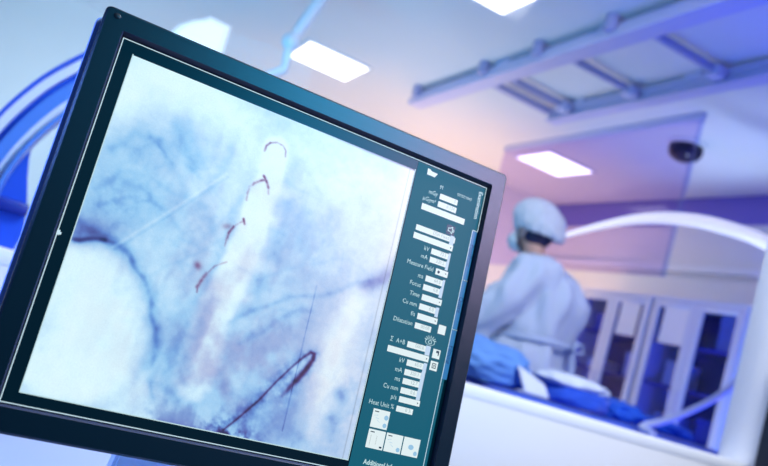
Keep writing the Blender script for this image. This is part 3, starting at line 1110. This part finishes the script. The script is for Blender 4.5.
# faint criss-cross lines
D -= .07 * st([(112, 247), (160, 217), (226, 174)], 1.3, True)
D += .05 * st([(114, 250), (162, 220), (228, 177)], 1.2, True)
for pl_ in ([(170, 150), (210, 185), (222, 205)], [(180, 235), (225, 258), (260, 280)], [(232, 210), (200, 240)], [(300, 160), (330, 210), (322, 250)], [(285, 180), (320, 200)], [(150, 275), (190, 255), (226, 235)], [(255, 280), (300, 265), (350, 260), (390, 290)]):
    D += .035 * st(pl_, 2.2)
D += .16 * st([(316, 286), (303, 340), (281, 431)], .55, True)
D += .055 * n3
# reddish contrast marks
Rr = .55 * np.maximum(gs_(197, 266, 2.2, 3), .6 * gs_(226, 226, 3, 2))
for pl_, w_, a_ in (([(264.5, 151), (266, 146), (270, 143)], 1.2, .8), ([(270, 143), (277, 142.5), (283, 146), (285.5, 151), (285, 157)], .9, .55),
                    ([(247, 193), (249, 187), (254, 183), (261, 180.5), (264, 180)], 1.4, .8), ([(263.5, 176), (266, 181), (268, 188)], 1.4, .9), ([(268, 188), (268, 194)], 1.2, .3), ([(247, 193), (246, 200)], 1.2, .4),
                    ([(226, 240), (228, 233), (233, 226.5)], 1.6, .75), ([(233, 226.5), (243, 221)], 1.0, .4), ([(243, 219), (244, 224)], 1.3, .9), ([(224, 246), (226, 240)], 1.0, .4),
                    ([(196, 287), (200, 281), (206, 274)], 2.2, .6), ([(206, 274), (214, 266), (226, 262)], 1.0, .35), ([(196, 292), (197, 284)], 1.2, .6)):
    Rr = np.maximum(Rr, a_ * .62 * st(pl_, w_ * .85, True) * (1 + 1.5 * n3))
wire = [(222, 430), (236, 419), (258, 400), (276, 381), (292, 366), (303, 357), (310, 352.5), (313.5, 354), (312, 360), (304, 371), (295, 381), (288, 388), (281, 396)]
dd, tt = dist(wire, X0, Y0)
ww = np.interp(tt, [0, .35, .6, .78, 1], [1.0, 1.1, 1.7, 2.6, 2.0])
aa = np.interp(tt, [0, .3, .45, .75, .9, 1], [.6, .5, .6, 1.0, .55, .25])
wv = aa * np.exp(-(dd / ww) ** 2)
D += wv * .5
Rr = np.maximum(Rr, wv * .55)
D += .16 * np.exp(-(dd / 7) ** 2) * (.8 + .8 * n3)
D -= .16 * np.clip(n2 * 3, 0, 1) * gs_(335, 400, 30, 45)
D += .12 * gs_(330, 420, 4, 4) + .10 * gs_(300, 436, 5, 4)
edge_d = (V1 - gv) / .001
pn = np.clip(.5 + 1.4 * n2 + 1.0 * n3, 0, 1)
pm = (.45 + .55 * sm(185, 225, X0)) * sm(115, 160, X0) * sm(275, 235, X0) * np.exp(-edge_d / 9.0)
D += .40 * pm * pn + .22 * st([(205, 425), (224, 430), (245, 436)], 5) * pn
Pp = np.clip(.28 * cen_m * np.clip(.30 + .7 * streak + 1.6 * n2, 0, 1) + 1.1 * pm * pn + .5 * st([(366, 286), (384, 275), (399, 262)], 7) + .35 * gs_(235, 370, 50, 45) * np.clip(.5 + 2 * n2, 0, 1) + .45 * gs_(84, 228, 26, 10) + .12 * st([(212, 298), (190, 340), (170, 395)], 12), 0, 1)
D = np.where(D < .16, .16 - .10 * np.tanh((.16 - D) / .10), D) + .03 * fbm(26, 3)
D = np.clip(D, 0, 1)
ramp_d = [0, .12, .25, .42, .6, .8, 1]
ramp = np.array([(232, 254, 255), (216, 244, 254), (198, 225, 247), (160, 199, 236), (104, 138, 206), (66, 56, 120), (14, 12, 34)], float)
RGB = np.stack([np.interp(D, ramp_d, ramp[:, k]) for k in range(3)], -1)
# lavender towards the right, cyan on the left
fx = sm(150, 400, X0)[..., None]
RGB = RGB + fx * (1 - D[..., None]) * np.array([12, -4, -6]) - (1 - fx) * np.array([14, 0, -2]) * np.clip(D[..., None] * 2, 0, 1)
RGB = RGB * (1 - .45 * Pp[..., None]) + np.array([112, 60, 140]) * .45 * Pp[..., None]
k = np.clip(Rr, 0, 1)[..., None]
RGB = RGB * (1 - k) + np.array([98, 10, 54]) * k
cr = (np.exp(-((U1 - gu) / .016) ** 2) * sm(330, 190, Y0) * .75)[..., None]
RGB = RGB * (1 - cr) + np.array([252, 246, 232]) * cr
ln = (np.exp(-((U1 - .0052 - gu) / .0006) ** 2) * .16)[..., None]
RGB = RGB * (1 - ln)
tp = (np.exp(-((gv - V0) / .0013) ** 2) * sm(300, 400, X0) * .6)[..., None]
RGB = RGB * (1 - tp) + np.array([90, 40, 60]) * tp
RGB = np.clip(RGB, 0, 255) / 255
LIN = np.where(RGB <= .04045, RGB / 12.92, ((RGB + .055) / 1.055) ** 2.4)
off0 = ROOTS[mon.name]
P0 = np.array(O - off0 + EN * .0004)
co = P0[None] + gu.ravel()[:, None] * np.array(EX)[None] + gv.ravel()[:, None] * np.array(EY)[None]
me = bpy.data.meshes.new('xray_image')
i, j = np.meshgrid(np.arange(N - 1), np.arange(N - 1))
b0 = (j * N + i).ravel()
faces = np.stack([b0, b0 + N, b0 + N + 1, b0 + 1], -1)
me.vertices.add(N * N)
me.vertices.foreach_set('co', co.ravel())
me.loops.add(faces.size)
me.loops.foreach_set('vertex_index', faces.ravel().astype(np.int32))
me.polygons.add(len(faces))
me.polygons.foreach_set('loop_start', (np.arange(len(faces)) * 4).astype(np.int32))
me.update(calc_edges=True)
ca_ = me.color_attributes.new('picture', 'FLOAT_COLOR', 'POINT')
ca_.data.foreach_set('color', np.concatenate([LIN.reshape(-1, 3), np.ones((N * N, 1))], 1).ravel().astype(np.float32))
mx = bpy.data.materials.new('display_xray')
mx.use_nodes = True
nt = mx.node_tree
b = nt.nodes['Principled BSDF']
b.inputs['Base Color'].default_value = (.02, .03, .035, 1)
b.inputs['Roughness'].default_value = .33
at_ = nt.nodes.new('ShaderNodeAttribute')
at_.attribute_name = 'picture'
nz = nt.nodes.new('ShaderNodeTexNoise')
nz.inputs['Scale'].default_value = 900
tcn = nt.nodes.new('ShaderNodeTexCoord')
nt.links.new(tcn.outputs['Object'], nz.inputs['Vector'])
mr = nt.nodes.new('ShaderNodeMapRange')
mr.inputs[3].default_value = .90
mr.inputs[4].default_value = 1.08
nt.links.new(nz.outputs['Fac'], mr.inputs[0])
vm = nt.nodes.new('ShaderNodeVectorMath')
vm.operation = 'SCALE'
nt.links.new(at_.outputs['Color'], vm.inputs[0])
nt.links.new(mr.outputs[0], vm.inputs['Scale'])
nt.links.new(vm.outputs[0], b.inputs['Emission Color'])
b.inputs['Emission Strength'].default_value = .98
me.materials.append(mx)
xo = bpy.data.objects.new('xray_image', me)
COL.objects.link(xo)
xo.parent = scr
bm = bmesh.new()
t = .0008
for (u0, v0, u1, v1) in ((U0 - t, V0 - t, U0, V1 + t), (U0, V1, U1, V1 + t), (U1, V0 - t, U1 + t, V1 + t)):
    rect(bm, u0, v0, u1, v1, .0007)
obj('image_outline', bm, emis('display_outline', rgb(190, 220, 225), 1.0, rough=.33), scr, smooth=False)

# --- value fields
FIELDS = [  # top-left, top-right, bottom-left of each field
    ((440.2, 193.5), (457.8, 200.2), (439.3, 199.0)), ((438.3, 201), (456.6, 207.3), (437.4, 206.6)), ((422, 202.8), (464.6, 219.3), (420.7, 208.8)),
    ((416.3, 224), (455.3, 237.0), (415.2, 229.5)), ((413.9, 231.7), (453, 245.2), (412.6, 237.5)),
    ((431.5, 248.2), (448.4, 253.2), (430.6, 253.9)), ((429.9, 256.5), (446, 261.5), (429, 262)), ((435.8, 268.1), (447.9, 271.8), (434.7, 274.2)),
    ((425.7, 275.2), (442.5, 279.9), (424.7, 281)), ((423.2, 283.9), (439.6, 288.4), (422.3, 289.7)), ((421.9, 293.9), (441.8, 299.3), (420.6, 299.8)),
    ((419.3, 303.2), (435.4, 307.7), (418, 309)), ((417.4, 312.8), (437.3, 318.6), (416.4, 318.8)), ((414.8, 322.2), (430.9, 327), (413.8, 328)),
    ((407.3, 341), (425.5, 346), (406, 346.8)), ((387.5, 344.8), (428.8, 355.3), (386.2, 351)), ((406.7, 359.3), (423, 363.6), (405.6, 365.4)),
    ((404.3, 368.8), (420.5, 373), (403.2, 374.8)), ((402.5, 377.8), (418.8, 382), (401.4, 383.6)), ((400.4, 387), (416.5, 391.2), (399.2, 393)),
    ((398.8, 396), (419.5, 400.8), (397.6, 401.8)), ((396, 405.5), (412.3, 409.6), (395, 411.2))]
bm = bmesh.new()
FR = []
for tl, trr, bl_ in FIELDS:
    u0, v0 = PP(*tl)
    u1, _ = PP(*trr)
    _, v1 = PP(*bl_)
    FR.append((u0, v0, u1, v1))
    bm = bmesh.new()
    rect(bm, u0, v0, u1, v1, .0004)
    obj('value_field', bm, emis('display_field', rgb(226, 240, 240), .97, rough=.33), scr, smooth=False)
m_field = MATS['display_field']
# pale columns at the ends of the shorter fields
m_marg = emis('display_margin', rgb(196, 218, 240), .95, rough=.33)


def piece(name, m, pts, w):
    b_ = bmesh.new()
    quad(b_, pts, w)
    return obj(name, b_, m, scr, smooth=False)


def rpiece(name, m, u0, v0, u1, v1, w):
    return piece(name, m, ((u0, v0), (u1, v0), (u1, v1), (u0, v1)), w)


uR = PP(453, 245.2)[0]
for k in (3, 5, 6, 8, 9, 11):
    u0, v0, u1, v1 = FR[k]
    rpiece('field_margin', m_marg, u1 if k != 3 else u1 - .006, v0 - .0012, FR[4][2] - .0006, v1 + .0026, .00045)
for k in (14, 16, 17, 18, 19):
    u0, v0, u1, v1 = FR[k]
    rpiece('field_margin', m_marg, u1, v0 - .0010, FR[15][2] - .0004, v1 + .0026, .00045)

# tiles and icon buttons
tl = PP(372.9, 408.1)
tw, th, gp = PP(389.6, 411.8)[0] - tl[0], PP(369.2, 426.6)[1] - tl[1], .0012
t2 = PP(368.3, 428.4)
TILES = [(tl[0], tl[1])] + [(t2[0] + k * (tw + gp), t2[1]) for k in range(3)]
for u, v in TILES:
    bm = bmesh.new()
    rect(bm, u, v, u + tw, v + th, .0004)
    obj('image_tile', bm, m_field, scr, smooth=False)
for p, s_ in (((438.6, 324.4), .0085), ((432.9, 348.5), .0085), ((430.3, 360.5), .0085)):
    u, v = PP(*p)
    bm = bmesh.new()
    rect(bm, u, v, u + s_, v + s_ * 1.05, .0004)
    obj('button_tile', bm, m_field, scr, smooth=False)
# folder icon
bm = bmesh.new()
quad(bm, [PP(*p) for p in ((427.8, 168.3), (430.4, 169.6), (431.5, 171.3), (437.6, 174.2), (434.5, 177.4), (426.9, 174.3))], .0004)
obj('folder_icon', bm, m_field, scr, smooth=False)
# marks inside tiles and fields
m_dk = emis('display_dark', rgb(22, 46, 60), 1.0, rough=.33)
m_pb = emis('display_pale_blue', rgb(150, 196, 226), .95, rough=.33)
for k, (u, v) in enumerate(TILES):
    if k < 3:
        rpiece('tile_mark', m_dk, u + .0018, v + .0018, u + .0062, v + .0027, .0006)
    if k == 1:
        rpiece('tile_mark', m_dk, u + tw - .0040, v + th - .0030, u + tw - .0014, v + th - .0014, .0006)
        rpiece('tile_mark', m_dk, u + .0032, v + .0050, u + .0034, v + th - .002, .0006)
        rpiece('tile_mark', m_dk, u + .0094, v + .0050, u + .0096, v + th - .004, .0006)
    if k != 1:
        for du, dv, rr in ((tw - .0032, th - .0034, .0021),) + (((tw - .0030, .0062, .0023),) if k == 0 else ()) + (((tw * .5, th * .5, .0030),) if k == 3 else ()):
            piece('tile_spot', m_pb, [(u + du + rr * math.cos(a), v + dv + rr * math.sin(a) * (.8 if rr > .0029 else 1)) for a in np.linspace(0, 2 * PI, 15)[:-1]], .0006)
    if k in (0, 2):
        for q_ in range(3):
            a0, b0_ = (u + .002 + q_ * .002, v + .006 + q_ * .0018), (u + .006 + q_ * .0015, v + .005 + q_ * .0032)
            piece('tile_stroke', m_pb, (a0, b0_, (b0_[0], b0_[1] + .0003), (a0[0], a0[1] + .0003)), .0006)
for k in (4, 10, 12, 15, 20):
    u0, v0, u1, v1 = FR[k]
    cu, cv = u1 - .0026, (v0 + v1) / 2
    piece('field_arrow', m_dk, ((cu - .0009, cv - .0006), (cu + .0009, cv - .0006), (cu, cv + .0009)), .0006)
u0, v0, u1, v1 = FR[7]
piece('field_dot', m_dk, [(u0 + .0034 + .0015 * math.cos(a), (v0 + v1) / 2 + .0015 * math.sin(a)) for a in np.linspace(0, 2 * PI, 9)[:-1]], .0006)
piece('field_arrow', m_dk, ((u1 - .0034, v0 + .0022), (u1 - .0016, v0 + .0022), (u1 - .0025, v0 + .0036)), .0006)
u, v = PP(432.9, 348.5)
rpiece('tile_mark', m_dk, u + .0036, v + .0012, u + .0070, v + .0034, .0006)
rpiece('tile_mark', m_dk, u + .0058, v + .0034, u + .0070, v + .0058, .0006)
u, v = PP(430.3, 360.5)
for (a, b_, c_, d_) in ((.002, .0018, .0066, .0026), (.002, .0060, .0066, .0068), (.002, .0026, .0028, .0060), (.0058, .0026, .0066, .0060), (.0036, .0036, .005, .005)):
    rpiece('tile_mark', m_dk, u + a, v + b_, u + c_, v + d_, .0006)
# dark button with a loudspeaker outline
u, v = PP(447.2, 224.0)
rpiece('dark_button', m_dk, u, v, u + .0098, v + .0098, .0003)

# --- lettering
LT = ('field_lettering', emis('display_letters', rgb(190, 222, 224), 1.0, rough=.33))
LG = ('value_lettering', emis('display_grey', rgb(160, 184, 188), .95, rough=.33))
LB = ('tab_lettering', emis('display_navy', rgb(8, 40, 84), 1.0, rough=.33))


def text(bm, s, size, u, v, rot=0.0, align='RIGHT', w=.0006, bold=0.0):
    cu = bpy.data.curves.new('t', 'FONT')
    cu.body = s
    cu.size = size
    cu.align_x = align
    cu.align_y = 'CENTER'
    cu.offset = bold
    cu.resolution_u = 2
    o = bpy.data.objects.new('t', cu)
    COL.objects.link(o)
    dg = bpy.context.evaluated_depsgraph_get()
    dg.update()
    me_ = bpy.data.meshes.new_from_object(o.evaluated_get(dg))
    cr_, sr_ = math.cos(rot), math.sin(rot)
    own = bm if not isinstance(bm, tuple) else bmesh.new()
    vs = [own.verts.new(MP(u + p.co.x * .88 * cr_ + p.co.y * sr_, v + p.co.x * .88 * sr_ - p.co.y * cr_, w)) for p in me_.vertices]
    for f in me_.polygons:
        try:
            own.faces.new([vs[k] for k in f.vertices])
        except ValueError:
            pass
    bpy.data.objects.remove(o)
    bpy.data.curves.remove(cu)
    bpy.data.meshes.remove(me_)
    if own is not bm:
        obj(bm[0], own, bm[1], scr, smooth=False)


S = .0062
LABS = {0: 'mGy', 1: 'µGym²', 5: 'kV', 6: 'mA', 7: 'Measure Field', 8: 'ms', 9: 'Focus', 10: 'Time', 11: 'Cu mm', 12: 'f/s', 13: 'Dilatation', 14: 'Σ  A+B',
        16: 'kV', 17: 'mA', 18: 'ms', 19: 'Cu mm', 20: 'p/s', 21: 'Heat Unit %'}
for k, s_ in LABS.items():
    u0, v0, u1, v1 = FR[k]
    text(LT, s_, S, u0 - .0028, (v0 + v1) / 2 - .0004)
u, v = PP(441.3, 187.6)
text(LT, 'M', S * .9, u, v, align='CENTER')
u, v = PP(457, 194.6)
text(LT, '07/07/1947', S * .72, u, v, align='LEFT')
u, v = PP(362.5, 460.5)
text(LT, 'Additional Info', S, u, v + .001, align='LEFT', bold=.00015)
u, v = PP(483.0, 191.5)
text(LT, 'Examination', .0068, .3700, .0065, rot=PI / 2, align='LEFT', bold=.00008)
# loudspeaker icon
LI = bmesh.new()
u, v = PP(447.2, 224.0)
for a, b_ in (((.0020, .0032), (.0040, .0032)), ((.0040, .0032), (.0068, .0014)), ((.0068, .0014), (.0068, .0084)), ((.0068, .0084), (.0040, .0064)), ((.0040, .0064), (.0020, .0064)), ((.0020, .0064), (.0020, .0032)), ((.0068, .0040), (.0086, .0040)), ((.0068, .0060), (.0086, .0060)), ((.0086, .0040), (.0086, .0060))):
    d = Vector((b_[0] - a[0], b_[1] - a[1])).normalized() * .00042
    n_ = (-d.y, d.x)
    quad(LI, ((u + a[0] + n_[0], v + a[1] + n_[1]), (u + b_[0] + n_[0], v + b_[1] + n_[1]), (u + b_[0] - n_[0], v + b_[1] - n_[1]), (u + a[0] - n_[0], v + a[1] - n_[1])), .0006)
obj('speaker_icon', LI, LT[1], scr, smooth=False)
# eye-shaped icon with lashes
LI = bmesh.new()
u, v = PP(429.5, 341)
for k in range(7):
    a = PI + PI * (k + .5) / 7
    p0, p1 = (u + .0040 * math.cos(a), v + .0024 * math.sin(a)), (u + .0068 * math.cos(a), v + .0052 * math.sin(a))
    n_ = (-math.sin(a) * .00035, math.cos(a) * .00035)
    quad(LI, ((p0[0] + n_[0], p0[1] + n_[1]), (p1[0] + n_[0], p1[1] + n_[1]), (p1[0] - n_[0], p1[1] - n_[1]), (p0[0] - n_[0], p0[1] - n_[1])), .0006)
A_ = np.linspace(0, 2 * PI, 25)
for a, b_ in zip(A_, A_[1:]):
    for r0, r1, sy in ((.0056, .0049, .55), (.0022, .0014, .9)):
        quad(LI, ((u + r0 * math.cos(a), v + .0012 + r0 * sy * math.sin(a)), (u + r0 * math.cos(b_), v + .0012 + r0 * sy * math.sin(b_)), (u + r1 * math.cos(b_), v + .0012 + r1 * sy * math.sin(b_)), (u + r1 * math.cos(a), v + .0012 + r1 * sy * math.sin(a))), .0006)
obj('eye_icon', LI, LT[1], scr, smooth=False)
VALS = {0: '0', 1: '0.134', 3: 'DSA Fixed', 5: '73.1', 6: '320.2', 8: '64.0', 9: '0.8', 11: '0.0', 13: '00:00', 14: '000.0', 16: '65.0', 17: '320.1', 18: '12.7', 19: '0.6', 21: '0 %'}
for k, s_ in VALS.items():
    u0, v0, u1, v1 = FR[k]
    text(LG, s_, S * .82, (u1 - .002) if k != 3 else u1 - .007, (v0 + v1) / 2 - .0003)
for s_, v in (('PostProc', (tabs[0] + tabs[1]) / 2), ('Quant', (tabs[1] + tabs[2]) / 2), ('Filming', (tabs[2] + tabs[3]) / 2)):
    text(LB, s_, .0072, (TU + .3755) / 2 + .0002, v, rot=PI / 2, align='CENTER')

# ------------------------------------------------------------------ light
def area(name, loc, target, size, energy, col, size_y=None, spread=180):
    l = bpy.data.lights.new(name, 'AREA')
    l.energy = energy
    l.color = col
    l.size = size
    l.spread = math.radians(spread)
    if size_y:
        l.shape = 'RECTANGLE'
        l.size_y = size_y
    o = bpy.data.objects.new(name, l)
    COL.objects.link(o)
    o.location = loc
    o.rotation_euler = (Vector(target) - Vector(loc)).to_track_quat('-Z', 'Y').to_euler()
    return o


# control room: ceiling lamp, plus unseen lights added for the monitor
area('lilac_fill', (1.25, -.55, ZC + .85), (.38, .66, ZC + .16), .4, 1.05, (.86, .60, 1), spread=50)
area('cyan_bezel_fill', (.78, -.55, ZC + 1.0), (.28, .66, ZC + .15), .55, 3.3, (.0, .52, 1), spread=70)
area('control_room_ceiling_lamp', (1.3, .5, 2.75), (1.2, 1.6, .6), .9, 85, (.93, .97, 1))
area('blue_side_fill', (-.55, .80, ZC + .25), (0, .68, ZC), .15, 1.2, (.12, .28, 1), spread=80)  # added, unseen: brightens the monitor's left side
# unseen lights added to tint and brighten the theatre
area('warm_fill', (3.1, 5.5, .35), (3.3, 6.9, 1.75), .5, 38, (1, .58, .30), spread=130)
area('blue_ceiling_fill', (2.75, 2.05, .25), (2.85, 2.3, 2.8), .6, 7, (.0, .05, 1), spread=75)
area('cyan_fill', (-.6, 2.9, .3), (.6, 4.9, 2.7), .9, 26, (.13, .70, 1), spread=120)
area('white_fill', (-.9, 5.2, .3), (.1, 6.9, 2.1), .6, 7, (.70, .93, 1), spread=80)
area('neutral_fill', (2.3, 4.9, .25), (2.3, 4.9, 2.8), .9, 7, (1, .95, .86), spread=90)
area('blue_wall_fill', (3.3, 2.1, .3), (4.95, 4.3, 1.5), .6, 9, (.03, .13, 1), spread=100)
area('pale_fill', (4.2, 3.6, .25), (4.1, 3.9, 2.8), .7, 5, (.55, .75, 1), spread=62)

w = bpy.data.worlds.new('world')
w.use_nodes = True
bg = w.node_tree.nodes['Background']
bg.inputs['Color'].default_value = (.08, .30, 1, 1)
bg.inputs['Strength'].default_value = .12
scn.world = w

scn.view_settings.view_transform = 'Standard'
scn.view_settings.look = 'None'
scn.view_settings.exposure = 0
scn.view_settings.gamma = 1
scn.cycles.use_denoising = True
scn.cycles.max_bounces = 8
scn.cycles.transparent_max_bounces = 16
scn.cycles.sample_clamp_indirect = 4
